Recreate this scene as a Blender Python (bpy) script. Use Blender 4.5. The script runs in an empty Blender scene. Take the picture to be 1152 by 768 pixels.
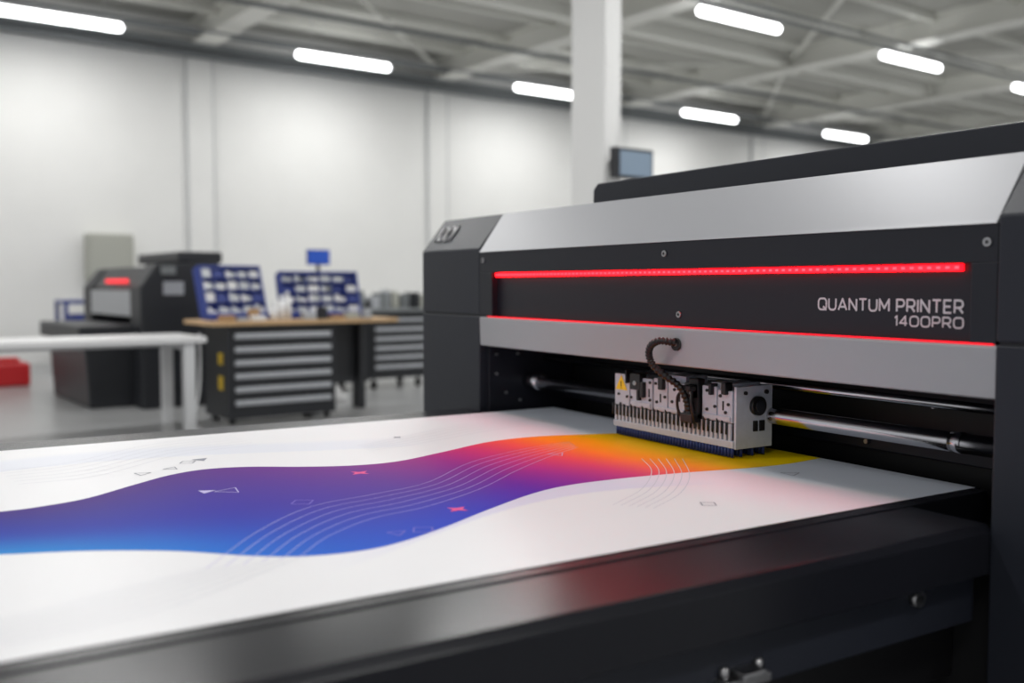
import bpy, bmesh, math, random
from mathutils import Matrix, Vector
random.seed(4)
sc=bpy.context.scene
sc.view_settings.view_transform='Standard'
sc.view_settings.look='None'
I=Matrix.Identity(4)
B=Matrix.Rotation(math.radians(5),4,'Z')   # the hall is turned 5 deg against the machine
FR=I
def lin(c):
    o=[]
    for v in c[:3]:
        v/=255.
        o.append(v/12.92 if v<=.04045 else ((v+.055)/1.055)**2.4)
    return tuple(o)+(1,)
# ---------------------------------------------------------------- materials
def mat(name,rgb,rough=.5,metal=0,emit=None,es=0,noise=0,nscale=20,bump=0,bscale=200,spec=.5,coat=0):
    m=bpy.data.materials.new(name);m.use_nodes=True
    nt=m.node_tree;b=nt.nodes['Principled BSDF']
    c=lin(rgb)
    b.inputs['Base Color'].default_value=c
    b.inputs['Roughness'].default_value=rough
    b.inputs['Metallic'].default_value=metal
    b.inputs['Specular IOR Level'].default_value=spec
    b.inputs['Coat Weight'].default_value=coat
    if emit:
        b.inputs['Emission Color'].default_value=lin(emit)
        b.inputs['Emission Strength'].default_value=es
    if noise:
        tc=nt.nodes.new('ShaderNodeTexCoord')
        n=nt.nodes.new('ShaderNodeTexNoise');n.inputs['Scale'].default_value=nscale;n.inputs['Detail'].default_value=5
        nt.links.new(tc.outputs['Object'],n.inputs['Vector'])
        r=nt.nodes.new('ShaderNodeMapRange')
        r.inputs['From Min'].default_value=.3;r.inputs['From Max'].default_value=.7
        r.inputs['To Min'].default_value=1-noise;r.inputs['To Max'].default_value=1+noise
        nt.links.new(n.outputs['Fac'],r.inputs['Value'])
        mx=nt.nodes.new('ShaderNodeVectorMath');mx.operation='SCALE'
        mx.inputs[0].default_value=c[:3]
        nt.links.new(r.outputs['Result'],mx.inputs['Scale'])
        nt.links.new(mx.outputs['Vector'],b.inputs['Base Color'])
    if bump:
        tc=nt.nodes.new('ShaderNodeTexCoord')
        n=nt.nodes.new('ShaderNodeTexNoise');n.inputs['Scale'].default_value=bscale
        nt.links.new(tc.outputs['Object'],n.inputs['Vector'])
        bp=nt.nodes.new('ShaderNodeBump');bp.inputs['Strength'].default_value=bump;bp.inputs['Distance'].default_value=.002
        nt.links.new(n.outputs['Fac'],bp.inputs['Height'])
        nt.links.new(bp.outputs['Normal'],b.inputs['Normal'])
    return m
def vcmat(name,rough=.5,spec=.3):
    m=bpy.data.materials.new(name);m.use_nodes=True
    nt=m.node_tree;b=nt.nodes['Principled BSDF']
    a=nt.nodes.new('ShaderNodeVertexColor');a.layer_name='Col'
    nt.links.new(a.outputs['Color'],b.inputs['Base Color'])
    b.inputs['Roughness'].default_value=rough
    b.inputs['Specular IOR Level'].default_value=spec
    return m
M={}
M['dark']=mat('anthracite_paint',(36,39,48),.42,bump=.08,bscale=900,spec=.33)
M['dark2']=mat('anthracite_panel',(30,32,40),.38,spec=.33)
M['rail']=mat('black_satin_rail',(27,28,34),.24,spec=.26)
M['black']=mat('black_interior',(20,20,23),.5)
M['rubber']=mat('black_plastic',(18,18,20),.4)
M['silver']=mat('silver_lacquer',(168,169,173),.38,.14,spec=.45)
M['steel']=mat('polished_steel',(200,200,205),.18,1)
M['zinc']=mat('zinc_screw',(170,170,172),.3,1)
M['alu']=mat('machined_aluminium',(192,199,212),.42,.10,noise=.05,nscale=60)
M['red']=mat('red_led',(255,20,30),.4,emit=(255,8,18),es=8)
M['reddot']=mat('red_led_bead',(255,60,60),.4,emit=(255,34,44),es=8)
M['redline']=mat('red_light_edge',(255,20,40),.4,emit=(255,8,34),es=1.1)
M['text']=mat('printed_lettering',(205,206,212),.5)
M['blue']=mat('blue_plastic',(22,50,135),.4)
M['navy']=mat('blue_brush',(18,42,105),.5)
M['yellow']=mat('yellow_label',(245,205,25),.5)
M['white']=mat('white_laminate',(228,228,229),.35)
M['tleg']=mat('white_steel_leg',(212,213,215),.4)
M['wood']=mat('beech_worktop',(200,166,124),.45,noise=.12,nscale=9)
M['cab']=mat('cabinet_black',(34,36,41),.45)
M['drawer']=mat('drawer_silver',(178,181,186),.35,.3)
M['wall']=mat('white_wall_paint',(239,239,237),.8,noise=.02,nscale=1.2)
M['trim']=mat('wall_trim_grey',(196,198,199),.6)
M['ceil']=mat('ceiling_deck',(184,184,178),.8,noise=.04,nscale=1)
M['beam']=mat('beam_paint',(236,236,230),.6)
M['pipe']=mat('grey_pipe',(120,124,126),.5)
M['col']=mat('column_white',(238,238,237),.5)
M['beige']=mat('beige_box',(176,177,168),.6)
M['lamp']=mat('lamp_tube',(255,255,255),.5,emit=(253,254,255),es=9)
M['lampb']=mat('lamp_housing',(210,210,210),.5)
M['screen']=mat('screen_glass',(120,135,150),.2,emit=(110,130,150),es=.3)
M['bscreen']=mat('blue_screen',(40,90,200),.3,emit=(30,80,190),es=.15)
M['redp']=mat('red_plastic',(190,30,35),.5)
M['card']=mat('cardboard',(170,135,95),.7)
M['ink']=vcmat('printed_ink',.5,.08)
M['paper']=vcmat('coated_paper',.36)
M['inkw']=mat('white_ink',(196,188,232),.5)
M['inkg']=mat('grey_ink',(208,209,219),.5)
M['inkd']=mat('dark_grey_ink',(135,138,152),.5)
M['inkp']=mat('pink_ink',(235,50,140),.5)
M['inkl']=mat('lilac_ink',(120,100,200),.5)
M['floor']=mat('polished_concrete',(153,154,155),.28,noise=.07,nscale=.9)
# ---------------------------------------------------------------- builders
def empty(name,loc=(0,0,0)):
    e=bpy.data.objects.new(name,None);e.empty_display_size=.1
    sc.collection.objects.link(e);return e
def fin(name,bm,m,parent=None,fr=None):
    fr=FR if fr is None else fr
    bm.transform(fr)
    bmesh.ops.recalc_face_normals(bm,faces=bm.faces[:])
    me=bpy.data.meshes.new(name);bm.to_mesh(me);bm.free()
    o=bpy.data.objects.new(name,me);sc.collection.objects.link(o)
    for mm in (m if isinstance(m,(list,tuple)) else [m]): me.materials.append(M[mm])
    if parent: o.parent=parent
    return o
def abox(bm,x0,x1,y0,y1,z0,z1,bev=0,mi=0,mtx=None):
    t=bmesh.new()
    r=bmesh.ops.create_cube(t,size=1)
    bmesh.ops.scale(t,vec=(abs(x1-x0),abs(y1-y0),abs(z1-z0)),verts=t.verts)
    bmesh.ops.translate(t,vec=((x0+x1)/2,(y0+y1)/2,(z0+z1)/2),verts=t.verts)
    if bev: bmesh.ops.bevel(t,geom=t.edges[:],offset=bev,segments=2,profile=.5,affect='EDGES')
    merge(bm,t,mi,mtx)
def merge(bm,t,mi=0,mtx=None):
    if mtx is not None: t.transform(mtx)
    for f in t.faces: f.material_index=mi
    me=bpy.data.meshes.new('tmp');t.to_mesh(me);t.free()
    bm.from_mesh(me);bpy.data.meshes.remove(me)
def box(name,x0,x1,y0,y1,z0,z1,m,parent=None,bev=0.002):
    bm=bmesh.new();abox(bm,x0,x1,y0,y1,z0,z1,bev);return fin(name,bm,m,parent)
def aprism(bm,prof,y0,y1,bev=0,mi=0):
    t=bmesh.new()
    a=[t.verts.new((x,y0,z)) for x,z in prof];b=[t.verts.new((x,y1,z)) for x,z in prof]
    t.faces.new(a);t.faces.new(b[::-1])
    n=len(prof)
    for i in range(n): t.faces.new((a[i],b[i],b[(i+1)%n],a[(i+1)%n]))
    bmesh.ops.recalc_face_normals(t,faces=t.faces[:])
    if bev: bmesh.ops.bevel(t,geom=t.edges[:],offset=bev,segments=2,profile=.5,affect='EDGES')
    merge(bm,t,mi)
def prism(name,prof,y0,y1,m,parent=None,bev=.002):
    bm=bmesh.new();aprism(bm,prof,y0,y1,bev);return fin(name,bm,m,parent)
def acyl(bm,p0,p1,r,seg=20,mi=0,r2=None):
    p0=Vector(p0);p1=Vector(p1);d=p1-p0
    t=bmesh.new()
    bmesh.ops.create_cone(t,cap_ends=True,segments=seg,radius1=r,radius2=r if r2 is None else r2,depth=d.length)
    for f in t.faces: f.smooth=len(f.verts)==4
    q=Vector((0,0,1)).rotation_difference(d.normalized()).to_matrix().to_4x4()
    merge(bm,t,mi,Matrix.Translation((p0+p1)/2)@q)
def cr(pts,n=8):
    P=[Vector(p) for p in pts];o=[]
    P=[P[0]*2-P[1]]+P+[P[-1]*2-P[-2]]
    for i in range(1,len(P)-2):
        for k in range(n):
            t=k/n
            o.append(.5*((2*P[i])+(P[i+1]-P[i-1])*t+(2*P[i-1]-5*P[i]+4*P[i+1]-P[i+2])*t*t+(3*P[i]-P[i-1]-3*P[i+1]+P[i+2])*t**3))
    o.append(P[-2].copy());return o
def atube(bm,pts,rad,seg=12,mi=0):
    n=len(pts);rings=[]
    up=Vector((0,0,1))
    for i,p in enumerate(pts):
        d=(pts[min(i+1,n-1)]-pts[max(i-1,0)]).normalized()
        a=d.cross(up)
        if a.length<1e-3:a=d.cross(Vector((1,0,0)))
        a.normalize();b=a.cross(d).normalized()
        r=rad(i) if callable(rad) else rad
        rings.append([bm.verts.new(p+a*math.cos(2*math.pi*k/seg)*r+b*math.sin(2*math.pi*k/seg)*r) for k in range(seg)])
    for i in range(n-1):
        for k in range(seg):
            f=bm.faces.new((rings[i][k],rings[i][(k+1)%seg],rings[i+1][(k+1)%seg],rings[i+1][k]));f.smooth=True;f.material_index=mi
    for r in (rings[0],rings[-1]):
        f=bm.faces.new(r);f.material_index=mi
# stroke lettering, wide geometric sans
def rr(w):
    R=.32;pts=[]
    for cx,cy,s in ((w-R,1-R,0),(R,1-R,90),(R,R,180),(w-R,R,270)):
        for k in range(7):
            a=math.radians(s+k*15);pts.append((cx+R*math.cos(a),cy+R*math.sin(a)))
    pts.append(pts[0]);return pts
def arc(cx,cy,rx,ry,a,b,n=10): return [(cx+rx*math.cos(math.radians(a+(b-a)*k/n)),cy+ry*math.sin(math.radians(a+(b-a)*k/n))) for k in range(n+1)]
def pcurve(w,yb): 
    ym=(1+yb)/2;r=(1-yb)/2
    return [(0,0),(0,1),(w-r,1)]+arc(w-r,ym,r,r,90,-90)+[(0,yb)]
GL={
'Q':(.98,[rr(.98),[(.58,.30),(1.0,-.06)]]),
'U':(.86,[[(0,1),(0,.34)]+arc(.34,.34,.34,.34,180,270,6)+arc(.52,.34,.34,.34,270,360,6)+[(.86,1)]]),
'A':(.98,[[(0,0),(.49,1),(.98,0)],[(.17,.28),(.81,.28)]]),
'N':(.84,[[(0,0),(0,1),(.84,0),(.84,1)]]),
'T':(.84,[[(0,1),(.84,1)],[(.42,1),(.42,0)]]),
'M':(1.02,[[(0,0),(0,1),(.51,.25),(1.02,1),(1.02,0)]]),
'P':(.78,[pcurve(.78,.42)]),
'R':(.80,[pcurve(.78,.42),[(.42,.42),(.80,0)]]),
'I':(.0,[[(0,0),(0,1)]]),
'E':(.70,[[(.70,1),(0,1),(0,0),(.70,0)],[(0,.5),(.62,.5)]]),
'1':(.26,[[(0,.78),(.24,1),(.24,0)]]),
'4':(.84,[[(.62,0),(.62,1),(0,.28),(.84,.28)]]),
'0':(.90,[rr(.90)]),
'O':(.94,[rr(.94)]),
' ':(.22,[]),
}
def text_mesh(name,s,yR,yL,z0,z1,x,m,parent,sw=.15,gap=.32):
    segs=[];cx=0
    for ch in s:
        w,st=GL[ch]
        for pl in st: segs.append([(cx+px,py) for px,py in pl])
        cx+=w+gap
    W=cx-gap;H=z1-z0
    kx=(yR-yL)/W
    bm=bmesh.new()
    hw=sw*H/2
    def P(p): return Vector((yL+kx*p[0],z0+hw+(H-2*hw)*p[1],0))
    def quad(pts,d):
        f=bm.faces.new([bm.verts.new((x-d,p.x,p.y)) for p in pts])
    c=0
    for pl in segs:
        q=[P(p) for p in pl]
        for i in range(len(q)-1):
            c+=1
            d=(q[i+1]-q[i]).normalized();n=Vector((-d.y,d.x,0))*hw
            quad([q[i]+n,q[i+1]+n,q[i+1]-n,q[i]-n],.0008+1e-6*c)
        for i in range(1,len(q)-1):
            c+=1
            quad([q[i]+Vector((math.cos(a),math.sin(a),0))*hw for a in [k*math.pi/5 for k in range(10)]],.0008+1e-6*c)
    return fin(name,bm,m,parent)
# ================================================================= MAIN PRINTER
FR=I
PR=empty('large_format_flatbed_printer')
YR,YL=1.082,3.03
core=[(1.765,1.106),(1.765,1.262),(1.735,1.262),(1.735,1.333),(1.833,1.468),(2.6,1.468),(2.6,1.0),(1.79,1.0),(1.79,1.106)]
prism('gantry_body',core,YR,YL,'dark',PR,0)
prism('silver_top_cover',[(1.725,1.334),(1.731,1.342),(1.826,1.474),(1.86,1.476),(1.86,1.466),(1.832,1.465),(1.738,1.334)],YR+.002,YL-.002,'silver',PR,.0015)
bm=bmesh.new()
abox(bm,1.729,1.76,YR,YL,1.262,1.334,.0015)
abox(bm,1.729,1.76,2.945,YL,1.108,1.262,.0015)
abox(bm,1.729,1.76,YR,1.136,1.108,1.262,.0015)
fin('front_face_frame',bm,'dark2',PR)
box('recessed_front_panel',1.752,1.766,1.134,2.945,1.108,1.262,'dark2',PR,0)
bm=bmesh.new()
abox(bm,1.738,1.755,1.166,2.935,1.2465,1.2605,.002,0)
n=88
for i in range(n):
    y=1.172+(2.93-1.172)*i/(n-1)
    abox(bm,1.7372,1.739,y-.0045,y+.0045,1.2510,1.2560,.0006,1)
fin('led_strip',bm,['red','reddot'],PR)
box('lower_light_edge',1.728,1.735,YR+.005,2.975,1.1065,1.1092,'redline',PR,0)
prism('silver_lower_beam',[(1.730,1.106),(1.728,1.100),(1.731,1.006),(1.736,1.003),(1.80,1.003),(1.80,1.106)],YR-.002,YL,'silver',PR,.0015)
text_mesh('lettering_name','QUANTUM PRINTER',1.165,1.522,1.162,1.191,1.7515,'text',PR)
text_mesh('lettering_model','1400PRO',1.164,1.320,1.133,1.1565,1.7515,'text',PR)
bm=bmesh.new()
for x,y,z in [(1.729,2.029,1.303),(1.752,1.994,1.140),(1.729,3.004,1.305),(1.729,1.103,1.300)]:
    acyl(bm,(x-.004,y,z),(x+.002,y,z),.0085,18,0)
    acyl(bm,(x-.0045,y,z),(x-.0035,y,z),.004,6,1)
fin('panel_screws',bm,['zinc','black'],PR)
bm=bmesh.new()
t=bmesh.new()
pr=[(2.79,1.46),(2.79,1.55),(2.765,1.571),(.95,1.571),(.95,1.46)]
a=[t.verts.new((2.05,y,z)) for y,z in pr];b=[t.verts.new((2.55,y,z)) for y,z in pr]
t.faces.new(a);t.faces.new(b[::-1])
for i in range(5):t.faces.new((a[i],b[i],b[(i+1)%5],a[(i+1)%5]))
bmesh.ops.recalc_face_normals(t,faces=t.faces[:])
bmesh.ops.bevel(t,geom=t.edges[:],offset=.004,segments=2,profile=.5,affect='EDGES')
merge(bm,t)
fin('top_rear_housing',bm,'dark',PR)
def tower(nm,y0,y1,xf):
    prism(nm+'_upper',[(xf,1.113),(xf,1.348),(1.829,1.474),(2.6,1.474),(2.6,1.113)],y0,y1,'dark',PR,.004)
    prism(nm+'_lower',[(xf,0.03),(xf,1.108),(2.6,1.108),(2.6,0.03)],y0,y1,'dark',PR,.004)
    box(nm+'_seam',xf+.006,2.59,y0+.005,y1-.005,1.1,1.12,'black',PR,0)
tower('tower_far',3.032,3.485,1.729)
tower('tower_near',.52,1.078,1.722)
def slant(y,t,off):
    return Vector((1.729+.1*t,y,1.348+.126*t))+Vector((-.783,0,.622))*off
bm=bmesh.new()
for yy in (3.345,3.395):
    pts=[slant(yy+.02*math.cos(a)*1.0,.5+.22*math.sin(a),.004) for a in [i*math.pi/8 for i in range(17)]]
    atube(bm,pts,.004,6)
for yy in (3.43,3.31):
    acyl(bm,slant(yy,.28,0.003),slant(yy,.75,0.003),.004,8)
fin('badge',bm,'zinc',PR)
# interior
box('interior_rear_wall',2.14,2.2,YR,YL,.5,1.0,'black',PR,0)
box('interior_base',1.80,2.59,YR,YL,.05,.70,'black',PR,0)
box('interior_guide_plate',2.08,2.14,YR,YL,.80,.855,'dark2',PR,.003)
box('interior_upper_guide',2.05,2.14,YR,YL,.965,1.003,'rubber',PR,.003)
box('tower_inner_plate',1.76,2.12,3.018,3.031,.72,1.0,'dark2',PR,.002)
bm=bmesh.new()
for x,z in [(1.79,.97),(1.79,.90),(1.83,.83),(1.88,.97),(1.89,.80)]:
    acyl(bm,(x,3.012,z),(x,3.02,z),.006,12)
for y,z in [(1.62,.935),(1.45,.93),(1.64,.82)]:
    acyl(bm,(2.07,y,z),(2.10,y,z),.006,12)
fin('inner_screws',bm,'zinc',PR)
bm=bmesh.new()
acyl(bm,(1.93,1.082,.878),(1.93,3.02,.870),.0215,32)
acyl(bm,(1.93,1.27,.878),(1.93,1.30,.878),.0235,32)
acyl(bm,(1.93,2.93,.870),(1.93,3.02,.870),.030,32)
fin('drive_roller',bm,'steel',PR)
bm=bmesh.new()
acyl(bm,(2.0,1.082,.948),(2.0,3.02,.948),.011,24)
fin('guide_rod',bm,'steel',PR)
# bed frame
XB=-.7
def xprism(name,prof,x0,x1,m,parent,bev=.003):
    bm=bmesh.new();t=bmesh.new()
    a=[t.verts.new((x0,y,z)) for y,z in prof];b=[t.verts.new((x1,y,z)) for y,z in prof]
    t.faces.new(a);t.faces.new(b[::-1]);n=len(prof)
    for i in range(n):t.faces.new((a[i],b[i],b[(i+1)%n],a[(i+1)%n]))
    bmesh.ops.recalc_face_normals(t,faces=t.faces[:])
    if bev:bmesh.ops.bevel(t,geom=t.edges[:],offset=bev,segments=3,profile=.5,affect='EDGES')
    merge(bm,t);return fin(name,bm,m,parent)
xprism('bed_rail_near',[(1.078,.672),(1.078,.752),(1.092,.766),(1.262,.766),(1.262,.672)],XB,1.735,'rail',PR)
xprism('bed_inner_lip_near',[(1.26,.672),(1.26,.7685),(1.30,.7685),(1.30,.672)],XB,2.0,'rail',PR,.002)
xprism('bed_rail_far',[(2.96,.67),(2.96,.767),(3.125,.767),(3.136,.757),(3.136,.67)],XB,1.729,'rail',PR)
box('bed_end_rail',XB-.08,XB,1.078,3.136,.67,.767,'rail',PR,.004)
box('bed_table',XB,2.02,1.29,2.98,.70,.7685,'rail',PR,0)
box('bed_side_skirt',XB,1.735,1.115,1.15,.57,.68,'dark',PR,.003)
box('bed_inner_beam',XB,1.80,1.20,1.26,.42,.60,'black',PR,.003)
box('bed_underframe',XB+.1,1.80,1.5,2.9,.1,.66,'black',PR,.004)
bm=bmesh.new()
for x in (XB+.05,.9):
    for y in (1.18,3.0):
        abox(bm,x,x+.09,y,y+.09,0,.68,.004)
fin('bed_legs',bm,'dark',PR)
bm=bmesh.new()
for x in (1.55,.62):
    acyl(bm,(x,1.100,.648),(x,1.117,.648),.015,20,0);acyl(bm,(x,1.0985,.648),(x,1.101,.648),.008,6,1)
fin('skirt_bolts',bm,['zinc','black'],PR)
bm=bmesh.new()
abox(bm,1.06,1.16,1.09,1.19,.585,.600,.002);abox(bm,1.09,1.14,1.08,1.14,.598,.612,.003)
acyl(bm,(1.075,1.11,.60),(1.075,1.11,.618),.008);acyl(bm,(1.15,1.11,.6),(1.15,1.11,.618),.008)
fin('limit_switch_bracket',bm,'zinc',PR)
bm=bmesh.new()
for x,y in [(1.8,.6),(2.5,.6),(1.8,3.4),(2.5,3.4)]: acyl(bm,(x,y,0),(x,y,.04),.04)
fin('feet',bm,'rubber',PR)
# ---- print carriage
CA='print_carriage'
bm=bmesh.new()
abox(bm,1.808,1.925,1.832,2.330,.815,.946,.003)
for y0,y1,zt in [(2.262,2.330,.955),(2.158,2.256,.950),(2.092,2.150,.955),(2.015,2.087,.948),(1.896,1.950,.952),(1.838,1.891,.945)]:
    abox(bm,1.797,1.81,y0,y1,.862,zt,.0015)
abox(bm,1.80,1.93,1.826,1.834,.795,.957,.001)
abox(bm,1.795,1.925,1.832,2.334,.797,.816,.002)
abox(bm,1.81,1.92,1.86,1.93,.945,.962,.002)
abox(bm,1.82,1.90,2.04,2.13,.945,.966,.002)
abox(bm,1.793,1.80,2.162,2.252,.866,.880,.001);abox(bm,1.793,1.80,2.02,2.145,.866,.876,.001);abox(bm,1.793,1.80,1.842,1.945,.866,.878,.001)
for i in range(29):
    y=1.842+i*.0171
    abox(bm,1.797,1.806,y,y+.0098,.812,.860,.001)
fin(CA+'_body',bm,'alu',PR)
bm=bmesh.new()
abox(bm,1.803,1.92,1.84,2.326,.806,.864)
for y0,y1,z0,z1 in [(2.20,2.245,.915,.962),(2.185,2.20,.895,.94),(1.955,1.99,.915,.968),(1.955,2.008,.86,.955),(1.852,1.868,.935,.966),(2.262,2.268,.93,.97),(2.205,2.215,.885,.915),(2.10,2.12,.925,.962),(1.905,1.915,.93,.96)]:
    abox(bm,1.785,1.812,y0,y1,z0,z1,.002)
for i in range(29):
    y=1.842+i*.0171
    acyl(bm,(1.794,y+.0134,.832),(1.794,y+.0134,.862+.004*(i%3)),.0028,8)
for y,z in [(2.31,.895),(2.27,.89),(2.25,.89),(2.14,.94),(2.135,.888),(2.03,.94),(2.10,.905),(1.93,.94),(1.93,.89),(1.85,.91),(2.165,.94),(2.165,.89),(2.07,.895),(1.88,.93),(2.06,.93),(1.86,.888),(1.90,.90)]:
    acyl(bm,(1.793,y,z),(1.80,y,z),.0042,12)
for y,z in [(2.17,.91),(2.04,.91),(1.87,.905),(2.12,.90)]:
    abox(bm,1.795,1.80,y-.002,y+.002,z-.012,z+.012)
acyl(bm,(1.872,1.814,.905),(1.872,1.83,.905),.025,28)
acyl(bm,(1.905,1.82,.94),(1.905,1.83,.94),.006,12);acyl(bm,(1.83,1.82,.94),(1.83,1.83,.94),.005,12)
abox(bm,1.86,1.875,1.822,1.83,.838,.866,.001);abox(bm,1.882,1.90,1.822,1.83,.838,.866,.001)
fin(CA+'_fittings',bm,'rubber',PR)
bm=bmesh.new()
acyl(bm,(1.872,1.811,.905),(1.872,1.8145,.905),.015,24)
fin(CA+'_port_cap',bm,'dark',PR)
bm=bmesh.new()
acyl(bm,(1.783,2.222,.935),(1.79,2.222,.935),.007,12);acyl(bm,(1.782,1.98,.93),(1.788,1.98,.93),.006,12)
acyl(bm,(1.782,1.98,.88),(1.788,1.98,.88),.005,12)
fin(CA+'_caps',bm,'zinc',PR)
bm=bmesh.new()
for i in range(41):
    y=1.838+i*.0120
    for x in (1.800,1.83,1.87,1.91):
        acyl(bm,(x,y,.7735),(x,y,.799),.0048,8)
fin(CA+'_brushes',bm,'navy',PR)
# triangular warning label on the left module
bm=bmesh.new()
t=bmesh.new()
c=Vector((1.7955,2.298,.926))
vs=[t.verts.new(c+Vector((0,yy,zz))) for yy,zz in [(-.028,-.018),(.028,-.018),(0,.026)]]
t.faces.new(vs);merge(bm,t,0)
abox(bm,1.7945,1.7952,2.2965,2.2995,.918,.934,0,1);abox(bm,1.7945,1.7952,2.2965,2.2995,.912,.9148,0,1)
fin(CA+'_warning_label',bm,['yellow','black'],PR)
hp=cr([(1.745,1.975,1.062),(1.712,1.982,1.068),(1.690,2.005,1.070),(1.684,2.030,1.055),(1.692,2.045,1.028),(1.705,2.040,1.000),(1.728,2.015,.972),(1.755,1.992,.945),(1.772,1.982,.905),(1.778,1.978,.865)],14)
bm=bmesh.new();atube(bm,hp,lambda i:.0105 if (i//2)%2 else .0080,12)
acyl(bm,(1.722,1.975,1.062),(1.74,1.975,1.062),.017,20)
abox(bm,1.765,1.80,1.955,2.002,.85,.875,.003);abox(bm,1.76,1.80,1.96,1.996,.935,.95,.003)
hp2=cr([(1.775,1.99,.94),(1.765,2.01,.92),(1.77,2.015,.88),(1.785,2.0,.845)],8)
atube(bm,hp2,.004,8)
hp3=cr([(1.775,1.965,.94),(1.762,1.955,.91),(1.772,1.955,.86),(1.79,1.97,.84)],8)
atube(bm,hp3,.004,8)
fin('cable_hose',bm,'rubber',PR)
acc=bmesh.new()
acyl(acc,(1.721,1.975,1.062),(1.7235,1.975,1.062),.006,12)
fin('hose_bolt',acc,'zinc',PR)
# ================================================================= PRINTED SHEET
SH=empty('printed_poster_sheet')
ZP=.7702
def sm(a,b,x):
    t=max(0,min(1,(x-a)/(b-a)));return t*t*(3-2*t)
def mixc(a,b,t): return tuple(a[i]*(1-t)+b[i]*t for i in range(3))
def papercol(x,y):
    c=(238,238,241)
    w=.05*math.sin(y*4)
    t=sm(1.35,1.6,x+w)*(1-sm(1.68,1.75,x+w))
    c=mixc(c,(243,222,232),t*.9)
    c=mixc(c,(212,219,231),sm(1.70,1.76,x+w))  # grey-lavender band, with the gantry's shade painted into the paper colour
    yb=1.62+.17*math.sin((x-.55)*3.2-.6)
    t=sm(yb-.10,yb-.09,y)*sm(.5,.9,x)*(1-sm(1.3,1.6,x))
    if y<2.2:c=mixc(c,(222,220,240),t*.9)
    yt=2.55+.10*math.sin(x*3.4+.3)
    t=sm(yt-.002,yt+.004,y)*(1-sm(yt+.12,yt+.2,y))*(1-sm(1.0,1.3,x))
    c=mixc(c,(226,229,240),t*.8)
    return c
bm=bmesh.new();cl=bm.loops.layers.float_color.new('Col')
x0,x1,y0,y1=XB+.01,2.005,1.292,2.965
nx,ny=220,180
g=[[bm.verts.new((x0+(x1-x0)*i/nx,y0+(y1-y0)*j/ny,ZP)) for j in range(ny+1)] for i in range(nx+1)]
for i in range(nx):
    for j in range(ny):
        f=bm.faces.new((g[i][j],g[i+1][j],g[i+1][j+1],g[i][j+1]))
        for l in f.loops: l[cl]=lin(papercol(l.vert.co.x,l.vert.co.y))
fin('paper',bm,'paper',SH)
top=[(-.69,2.34),(-.3,2.25),(-.05,2.19),(.14,2.165),(.225,2.175),(.309,2.209),(.416,2.300),(.512,2.375),(.602,2.405),(.701,2.382),(.814,2.313),(.931,2.262),(1.051,2.258),(1.215,2.323),(1.4,2.402),(1.562,2.415),(1.694,2.380),(1.83,2.335),(2.003,2.30)]
bot=[(-.69,2.20),(-.3,2.02),(-.05,1.90),(.115,1.818),(.193,1.788),(.272,1.750),(.373,1.684),(.465,1.595),(.539,1.545),(.629,1.524),(.717,1.539),(.833,1.593),(.975,1.674),(1.133,1.754),(1.252,1.786),(1.398,1.784),(1.54,1.765),(1.643,1.745),(1.76,1.720),(1.88,1.712),(2.003,1.725)]
tp=[Vector((a,b,0)) for a,b in top];bt=[Vector((a,b,0)) for a,b in bot]
TC=cr(tp,16);BC=cr(bt,16)
def at(C,x):
    for i in range(len(C)-1):
        if C[i].x<=x<=C[i+1].x:
            return C[i].y+(C[i+1].y-C[i].y)*(x-C[i].x)/max(1e-9,C[i+1].x-C[i].x)
    return C[-1].y if x>C[-1].x else C[0].y
cols=[(-.7,(0,140,215),(10,80,195),(50,34,135)),
(.14,(0,134,212),(30,50,164),(60,24,124)),
(.5,(4,104,210),(46,36,160),(80,26,128)),
(.9,(36,56,192),(82,36,154),(120,30,138)),
(1.15,(96,42,168),(130,36,144),(172,38,132)),
(1.3,(146,44,148),(192,48,128),(214,54,108)),
(1.44,(202,62,124),(236,76,88),(246,86,70)),
(1.55,(240,98,88),(252,120,46),(254,128,34)),
(1.65,(252,150,44),(254,162,20),(254,152,16)),
(1.74,(252,190,18),(252,190,8),(252,184,6)),
(1.84,(248,210,4),(248,208,2),(248,202,2)),
(2.01,(242,217,0),(242,214,0),(242,210,0))]
def wavecol(x,t):
    for i in range(len(cols)-1):
        if x<=cols[i+1][0]:break
    a,b=cols[i],cols[i+1];u=(x-a[0])/(b[0]-a[0])
    c=[mixc(a[k],b[k],u) for k in (1,2,3)]
    if t<.5:return mixc(c[0],c[1],sm(0,1,t*2)*.5+t)
    return mixc(c[1],c[2],(t-.5)*2)
bm=bmesh.new();cl=bm.loops.layers.float_color.new('Col')
nx,nt=300,24
info={}
g=[]
for i in range(nx+1):
    x=-.688+(2.003+.688)*i/nx
    a=at(BC,x);b=at(TC,x);row=[]
    for j in range(nt+1):
        v=bm.verts.new((x,a+(b-a)*j/nt,ZP+.0003));info[v]=wavecol(x,j/nt);row.append(v)
    g.append(row)
for i in range(nx):
    for j in range(nt):
        f=bm.faces.new((g[i][j],g[i+1][j],g[i+1][j+1],g[i][j+1]))
        for l in f.loops:l[cl]=lin(info[l.vert])
fin('colour_wave_print',bm,'ink',SH)
def ribbon(bm,pts,w,z,mi=0):
    n=len(pts);L=[];
    for i,p in enumerate(pts):
        d=(pts[min(i+1,n-1)]-pts[max(i-1,0)]);d.z=0;d.normalize();q=Vector((-d.y,d.x,0))*w/2
        L.append((bm.verts.new((p.x+q.x,p.y+q.y,z)),bm.verts.new((p.x-q.x,p.y-q.y,z))))
    for i in range(n-1):
        f=bm.faces.new((L[i][0],L[i][1],L[i+1][1],L[i+1][0]));f.material_index=mi
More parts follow.
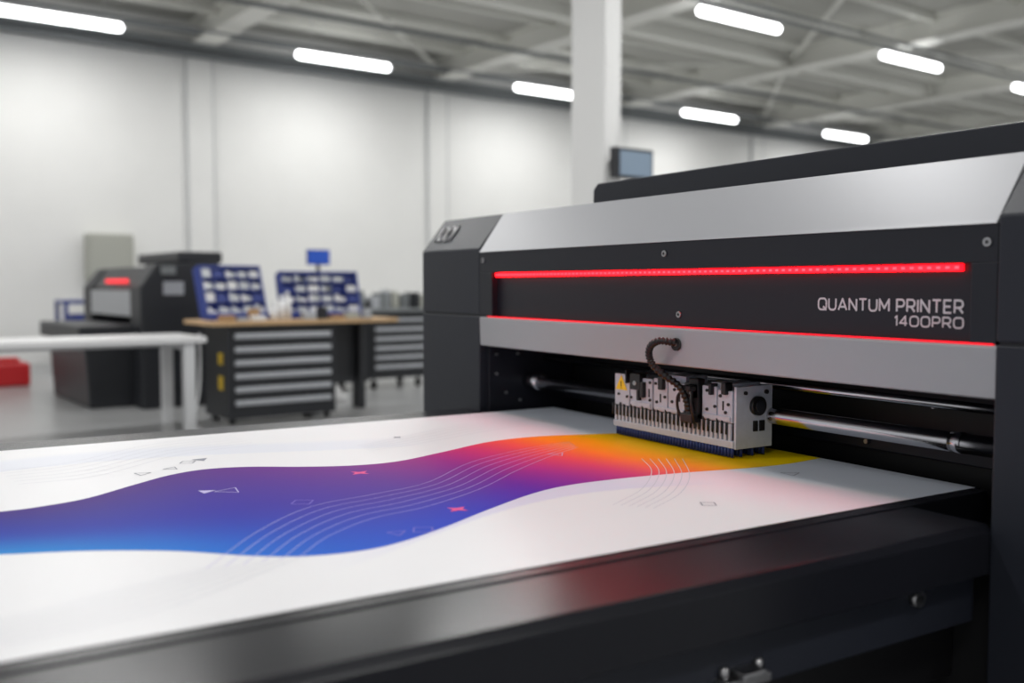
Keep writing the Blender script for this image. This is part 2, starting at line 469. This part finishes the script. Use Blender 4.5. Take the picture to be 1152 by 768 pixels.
def bundle(bm,c1,c2,n,w,z,mi=0):
    a=cr([Vector((x/1000,y/1000,0)) for x,y in c1],10);b=cr([Vector((x/1000,y/1000,0)) for x,y in c2],10)
    for k in range(n):
        t=k/(n-1)
        ribbon(bm,[a[i]*(1-t)+b[i]*t for i in range(len(a))],w,z,mi)
bm=bmesh.new()
bundle(bm,[(387,1554),(527,1742),(680,1883),(835,1926),(988,1976),(1199,2147),(1422,2246),(1595,2282)],
 [(531,1536),(626,1644),(748,1726),(880,1761),(1058,1854),(1233,1988),(1398,2100),(1564,2194)],6,.0015,ZP+.0006)
bundle(bm,[(1600,1960),(1513,1816),(1362,1667),(1212,1575)],[(1690,1905),(1554,1726),(1403,1588),(1261,1507)],6,.0018,ZP+.0006,1)
bundle(bm,[(173,2640),(335,2679),(566,2861),(804,2905)],[(194,2442),(365,2457),(590,2644),(822,2703)],6,.002,ZP+.0006,1)
bundle(bm,[(1050,2530),(1218,2610),(1497,2739),(1757,2776)],[(1050,2440),(1227,2484),(1526,2594),(1885,2697)],5,.002,ZP+.0006,1)
bundle(bm,[(0,1440),(89,1449),(231,1503),(387,1554)],[(0,1350),(144,1357),(308,1399),(531,1536)],6,.0014,ZP+.0006,1)
def poly(cx,cy,r,n,rot,mi,outline=True,star=False):
    N=n*2 if star else n
    pts=[Vector((cx+(r*.4 if star and k%2 else r)*math.cos(rot+2*math.pi*k/N),cy+(r*.4 if star and k%2 else r)*math.sin(rot+2*math.pi*k/N),0)) for k in range(N)]
    if outline:
        for k in range(n): 
            ribbon(bm,[pts[k],pts[(k+1)%n]],.0026,ZP+.0007,mi)
    else:
        f=bm.faces.new([bm.verts.new((p.x,p.y,ZP+.0007)) for p in pts]);f.material_index=mi
for cx,cy,r,n,rot,mi,o in [(.458,2.425,.022,3,.2,2,1),(.533,2.458,.020,3,1,2,1),(.587,2.524,.022,4,.3,2,1),(.625,2.545,.024,3,.6,2,0),
 (.536,2.142,.022,3,2.2,0,0),(.582,2.125,.032,3,.9,0,1),(.904,2.164,.028,4,.5,3,0),(.922,1.707,.026,4,.5,3,0),(1.211,2.614,.014,4,.3,2,0),
 (.679,1.932,.026,4,.2,4,1),(.79,1.596,.024,4,.3,4,1),(1.383,1.479,.020,4,.2,2,1),(1.451,2.129,.026,3,.4,0,1),(1.774,1.616,.026,3,2,2,1),(.74,1.60,.020,3,.3,4,1)]:
    poly(cx,cy,r,n,rot,mi,bool(o),mi==3)
fin('printed_line_art',bm,['inkw','inkg','inkd','inkp','inkl'],SH)
# ================================================================= HALL
FR=B
XW0,XW1,YW=-9,36,16.5
box('floor',XW0,XW1,-9,YW+.2,-.15,0,'floor',None,0)
box('ceiling',XW0,XW1,-9,YW+.2,5.6,5.75,'ceil',None,0)
box('wall_back',XW0,XW1,YW,YW+.2,0,5.6,'wall',None,0)
box('wall_right',XW1,XW1+.2,-9,YW+.2,0,5.6,'wall',None,0)
bm=bmesh.new()
for x in (.95,5.7,10.4,15.2,20,24.8,29.6): abox(bm,x-.22,x+.22,YW-.06,YW-.001,0,5.05)
fin('trim_1',bm,'wall')
bm=bmesh.new()
for x in (.95,5.7,10.4,15.2,20,24.8,29.6):
    for s in(-1,1): abox(bm,x+s*.22-.012,x+s*.22+.012,YW-.065,YW-.002,0,5.05)
fin('trim_2',bm,'trim')
bm=bmesh.new()
abox(bm,XW0,XW1,YW-.35,YW-.001,5.1,5.2)
acyl(bm,(XW0,YW-.2,5.02),(XW1,YW-.2,5.02),.06,12)
acyl(bm,(XW0,YW-.5,5.3),(XW1,YW-.5,5.3),.04,12)
fin('trim_3',bm,'pipe')
bm=bmesh.new()
for x in (-4,.95,5.7,10.4,15.2,20,24.8,29.6):
    abox(bm,x-.2,x+.2,-9,YW,5.18,5.21);abox(bm,x-.02,x+.02,-9,YW,5.21,5.58);abox(bm,x-.15,x+.15,-9,YW,5.56,5.6)
for y in (1.2,6.45,11.8):
    abox(bm,XW0,XW1,y-.12,y+.12,5.28,5.31);abox(bm,XW0,XW1,y-.02,y+.02,5.31,5.58)
y=-8
while y<16:
    abox(bm,XW0,XW1,y-.05,y+.05,5.48,5.6);y+=1.3
# wind bracing between the frames
xs=(.95,5.7,10.4,15.2,20,24.8)
for i in range(len(xs)-1):
    for ya,yb in ((1.2,6.45),(6.45,11.8),(11.8,16.3)):
        if (i+int(ya))%2==0: acyl(bm,(xs[i],ya,5.36),(xs[i+1],yb,5.36),.035,8)
        else: acyl(bm,(xs[i],yb,5.36),(xs[i+1],ya,5.36),.035,8)
fin('ceiling_beams',bm,'beam')
bm=bmesh.new()
acyl(bm,(XW0,9.0,5.05),(XW1,9.0,5.05),.025,10);acyl(bm,(XW0,13.2,5.1),(XW1,13.2,5.1),.035,10)
abox(bm,XW0,XW1,3.9,4.0,5.02,5.06);abox(bm,XW0,XW1,14.86,14.94,5.05,5.08);abox(bm,XW0,XW1,9.26,9.34,5.05,5.08)
fin('ceiling_pipes',bm,'pipe')
# lamps
for y,xs in ((14.9,(-1.2,3.2,7.6,12,16.5,21.5,26)),(9.3,(-2,2.3,6.6,10.9,15.2,19.5,24)),(3.7,(-2.5,2.2,6.6,11,15.5)),(-2,(-3,2,7,12))):
    for x in xs:
        e=empty('ceiling_lamp')
        bm=bmesh.new()
        n=20;pts=[];rad=[];R=.06
        for i in range(n+1):
            s=math.sin((-1+2*i/n)*math.pi/2)
            pts.append(Vector((x+s*.86,y,4.92)));
            dd=.86-abs(s)*.86
            rad.append(R*math.sqrt(max(.02,1-(max(0,R-dd)/R)**2)))
        atube(bm,pts,lambda i:rad[i],14)
        fin('tube',bm,'lamp',e)
        bm=bmesh.new()
        abox(bm,x-.84,x+.84,y-.035,y+.035,4.975,5.02,.004)
        acyl(bm,(x-.6,y,5.02),(x-.6,y,5.56),.008,6);acyl(bm,(x+.6,y,5.02),(x+.6,y,5.56),.008,6)
        fin('housing',bm,'lampb',e)
        ld=bpy.data.lights.new('lamp_light','AREA');ld.shape='RECTANGLE';ld.size=1.7;ld.size_y=.16
        ld.energy=48 if y>14 else 76;ld.color=(1,.993,.975)
        lo=bpy.data.objects.new('lamp_light',ld);sc.collection.objects.link(lo);lo.parent=e
        p=B@Vector((x,y,4.84));lo.location=p;lo.rotation_euler=(0,0,math.radians(5))
# column with monitor
bm=bmesh.new()
cx,cy=5.66,6.35
abox(bm,cx-.15,cx+.0,cy-.22,cy+.22,0,5.6,.02)
abox(bm,cx-.2,cx+.05,cy-.27,cy+.27,0,.02,.004)
acyl(bm,(cx+.01,cy-.19,0.02),(cx+.01,cy-.19,5.6),.035,16)
fin('support_column',bm,'col')
MO=empty('wall_monitor')
box('casing',5.44,5.88,5.93,5.99,2.09,2.34,'cab',MO,.008)
box('screen',5.50,5.855,5.925,5.931,2.115,2.315,'screen',MO,0)
box('arm',5.55,5.61,5.99,6.12,2.18,2.26,'cab',MO,.004)
# white work table
T=empty('work_table')
box('top',-.6,2.80,8.02,8.75,.74,.79,'white',T,.006)
bm=bmesh.new()
for x in (-.5,2.67):
    for y in (8.06,8.64): abox(bm,x-.045,x+.045,y,y+.08,0,.74,.006)
abox(bm,2.64,2.70,8.14,8.64,.68,.74)
abox(bm,-.5,2.65,8.66,8.70,.68,.74)
fin('legs',bm,'tleg',T)
bm=bmesh.new();atube(bm,cr([(2.83,8.3,.8),(2.80,8.2,.6),(2.72,8.0,.35),(2.66,7.95,.1),(2.74,8.0,.012)],8),.009,8)
fin('power_cable',bm,'tleg')
# workbench
W=empty('tool_workbench')
box('worktop',2.88,4.68,8.12,8.85,.868,.905,'wood',W,.005)
def cabinet(x0,x1,y0,y1,z0,z1,par,n=6):
    box('cabinet_carcass',x0,x1,y0,y1,z0,z1,'cab',par,.006)
    bm=bmesh.new();h=(z1-z0-.12)/n
    for i in range(n):
        a=z0+.06+i*h
        abox(bm,x0+.05,x1-.05,y0-.012,y0,a+.008,a+h-.008,.003,0)
        abox(bm,x0+.055,x1-.055,y0-.035,y0-.012,a+h*.50,a+h-.012,.008,1)
    fin('drawers',bm,['cab','drawer'],par)
cabinet(3.04,4.06,8.2,8.78,.05,.868,W,6)
bm=bmesh.new()
for x in (4.55,): 
    for y in (8.6,8.7): abox(bm,x-.03,x+.03,y,y+.06,0,.868)
abox(bm,4.06,4.55,8.7,8.74,.3,.86)
for x in(3.1,4.0):
    for y in (8.27,8.7): acyl(bm,(x,y,0),(x,y,.06),.03)
fin('legs',bm,'cab',W)
bm=bmesh.new();abox(bm,3.036,3.041,8.32,8.42,.30,.42,0);abox(bm,3.036,3.041,8.32,8.42,.52,.62,0)
fin('warning_stickers',bm,'yellow',W)
def organiser(x0,x1,y,z,h,yaw=0,tilt=18,nx=5,nz=4):
    e=empty('parts_organiser_case')
    w=x1-x0
    m=B@Matrix.Translation((x0+w/2,y,z+.022))@Matrix.Rotation(math.radians(yaw),4,'Z')@Matrix.Rotation(math.radians(-tilt),4,'X')
    bm=bmesh.new();abox(bm,-w/2,w/2,.0,.06,0,h,.008)
    for i in range(nx+1):
        x=-w/2+.012+(w-.024)*i/nx;q=.018 if i in(0,nx) else .006;abox(bm,x-q*.66,x+q*.66,-.06,0,0,h)
    for j in range(nz+1):
        zz=.012+(h-.024)*j/nz;q=.018 if j in (0,nz) else .008;abox(bm,-w/2,w/2,-.06,0,zz-q*.66,zz+q*.66)
    fin('case',bm,'blue',e,m)
    bm=bmesh.new()
    for i in range(nx):
        for j in range(nz):
            if random.random()<.08: continue
            xa=-w/2+.01+(w-.02)*i/nx+.012;xb=xa+(w-.02)/nx-.024
            za=.01+(h-.02)*j/nz+.012;zb=za+((h-.02)/nz-.024)*random.uniform(.6,.95)
            if random.random()<.5:
                xm=(xa+xb)/2;abox(bm,xa,xm-.003,-.05,-.002,za,zb,.004,random.choice([0,1,1]));abox(bm,xm+.003,xb,-.05,-.002,za,za+(zb-za)*random.uniform(.5,1),.004,random.choice([0,1,3]))
            else: abox(bm,xa,xb,-.05,-.002,za,zb,.004,random.choice([0,0,1,1,2]))
    fin('small_parts',bm,['white','drawer','blue','pipe'],e,m)
    m2=B@Matrix.Translation((x0+w/2,y,z))@Matrix.Rotation(math.radians(yaw),4,'Z')
    bm=bmesh.new();abox(bm,-w/2,w/2,-.14,-.002,0.001,.05,.006)
    fin('tray',bm,'blue',e,m2)
organiser(2.94,3.55,8.55,.906,.47,8)
organiser(3.70,4.48,8.55,.906,.42,-6,nx=6)
e=empty('spray_bottles')
bm=bmesh.new()
for x,y,h in [(3.56,8.26,.17),(3.47,8.22,.12),(3.64,8.30,.2)]:
    acyl(bm,(x,y,.906),(x,y,.906+h),.032,14);acyl(bm,(x,y,.906+h),(x,y,.906+h+.05),.016,10)
fin('bottles',bm,'white',e)
e=empty('hand_tools')
bm=bmesh.new()
for x0,x1,y0,y1,h,mi in [(2.98,3.10,8.16,8.26,.05,0),(3.12,3.22,8.15,8.22,.03,1),(3.26,3.38,8.16,8.24,.045,2),(3.27,3.36,8.26,8.32,.10,0),(3.74,3.86,8.16,8.26,.07,1),(3.89,3.97,8.16,8.24,.11,3),(4.0,4.14,8.15,8.24,.035,0),(4.18,4.30,8.17,8.27,.06,4),(4.34,4.42,8.16,8.22,.09,1)]:
    abox(bm,x0,x1,y0,y1,.906,.906+h,.006,mi)
fin('boxes_and_tins',bm,['card','drawer','white','cab','beige'],e)
e=empty('desk_monitor')
box('casing',4.44,4.70,9.6,9.63,1.43,1.59,'blue',e,.004)
box('screen',4.45,4.69,9.595,9.601,1.44,1.58,'bscreen',e,0)
bm=bmesh.new();acyl(bm,(4.57,9.62,0.03),(4.57,9.62,1.45),.02,12);acyl(bm,(4.57,9.62,0),(4.57,9.62,.03),.18,20)
fin('stand',bm,'cab',e)
W2=empty('tool_cabinet_bench')
box('worktop',4.85,6.8,10.0,10.7,.90,.935,'pipe',W2,.004)
cabinet(5.42,6.2,10.05,10.65,.12,.90,W2,6)
box('side_unit',4.88,5.4,10.05,10.65,.1,.90,'cab',W2,.006)
bm=bmesh.new()
for x in(4.95,5.3,5.5,6.1):
    for y in(10.12,10.55):acyl(bm,(x-.02,y,.05),(x+.02,y,.05),.05,14);acyl(bm,(x,y,.05),(x,y,.13),.015,8)
for y in(10.1,10.6):abox(bm,6.7,6.76,y-.03,y+.03,0,.9)
fin('castors',bm,'rubber',W2)
e=empty('bench_clutter')
bm=bmesh.new()
for i in range(16):
    x=4.92+i*.11;h=random.uniform(.06,.26)
    abox(bm,x,x+random.uniform(.06,.12),10.2+random.random()*.2,10.5,.936,.936+h,.006,random.choice([0,1,2,3]))
fin('boxes',bm,['pipe','drawer','beige','cab'],e)
bm=bmesh.new();abox(bm,4.3,4.6,9.0,9.3,0,.1,.02);abox(bm,4.35,4.55,9.05,9.25,.1,.16,.02)
fin('plastic_bag',bm,'white')
# background printer
P2=empty('compact_flatbed_printer')
prism('gantry_body',[(2.80,.95),(2.80,1.22),(2.95,1.38),(3.5,1.38),(3.5,.95)],10.1,11.7,'cab',P2,.01)
prism('top_cover',[(2.78,1.18),(2.94,1.395),(2.97,1.395),(2.81,1.18)],10.12,11.68,'cab',P2,.003)
prism('near_tower',[(2.76,.0),(2.76,1.2),(2.92,1.42),(3.55,1.46),(3.55,.0)],9.75,10.12,'cab',P2,.02)
prism('far_tower',[(2.76,.0),(2.76,1.2),(2.92,1.40),(3.55,1.44),(3.55,.0)],11.68,12.0,'cab',P2,.02)
box('rear_base',2.95,3.5,10.1,11.7,0,.8,'cab',P2,.01)
box('front_panel',2.765,2.80,10.12,11.68,.90,1.16,'drawer',P2,.004)
box('led_strip',2.755,2.765,10.16,11.0,1.235,1.275,'redline',P2,.004)
box('bed',2.25,2.95,10.0,11.8,.66,.82,'cab',P2,.02)
prism('bed_base',[(2.36,.0),(2.32,.66),(2.95,.66),(2.95,0)],10.1,11.7,'cab',P2,.02)
box('hood',3.15,3.6,9.8,11.2,1.44,1.55,'cab',P2,.02)
box('label_plate',2.98,3.18,9.744,9.752,1.12,1.25,'drawer',P2,0)
box('control_screen',2.96,3.1,9.73,9.752,1.32,1.4,'pipe',P2,.003)
e=empty('electrical_cabinet')
box('housing',3.80,4.50,YW-.32,YW-.07,1.27,2.02,'beige',e,.02)
box('door',3.84,4.46,YW-.335,YW-.32,1.31,1.98,'beige',e,.006)
box('pedestal',3.90,4.20,YW-.3,YW-.07,0,1.27,'trim',e,.01)
e=empty('blue_shelf_trolley')
bm=bmesh.new()
for z in (.15,.55,.95): abox(bm,3.1,4.1,14.6,15.2,z,z+.05,.01)
for x in (3.13,4.07):
    for y in (14.63,15.17): abox(bm,x-.025,x+.025,y-.025,y+.025,0,.98)
abox(bm,3.2,3.6,14.7,15.1,.6,.8,.01);abox(bm,3.65,3.95,14.7,15.1,.6,.72,.01);abox(bm,3.3,3.8,14.7,15.1,.2,.42,.01)
fin('frame',bm,'blue',e)
e=empty('red_toolbox')
bm=bmesh.new()
abox(bm,1.75,2.35,12.9,13.3,0,.28,.03);abox(bm,1.85,2.25,13.0,13.2,.28,.34,.02)
abox(bm,1.25,1.6,13.1,13.4,0,.2,.03)
fin('boxes',bm,'redp',e)
# ================================================================= WORLD / CAMERA
w=bpy.data.worlds.new('w');sc.world=w;w.use_nodes=True
w.node_tree.nodes['Background'].inputs[0].default_value=(.98,.985,1,1)
w.node_tree.nodes['Background'].inputs[1].default_value=.56
cd=bpy.data.cameras.new('camera');co=bpy.data.objects.new('camera',cd);sc.collection.objects.link(co)
co.location=(0,0,1.22)
co.rotation_euler=(math.radians(90)-math.atan(64/1100),0,math.radians(-31.6))
cd.sensor_width=36;cd.lens=1100/1152*36;cd.clip_start=.05;cd.clip_end=200
cd.dof.use_dof=True;cd.dof.focus_distance=2.4;cd.dof.aperture_fstop=1.55
sc.camera=co
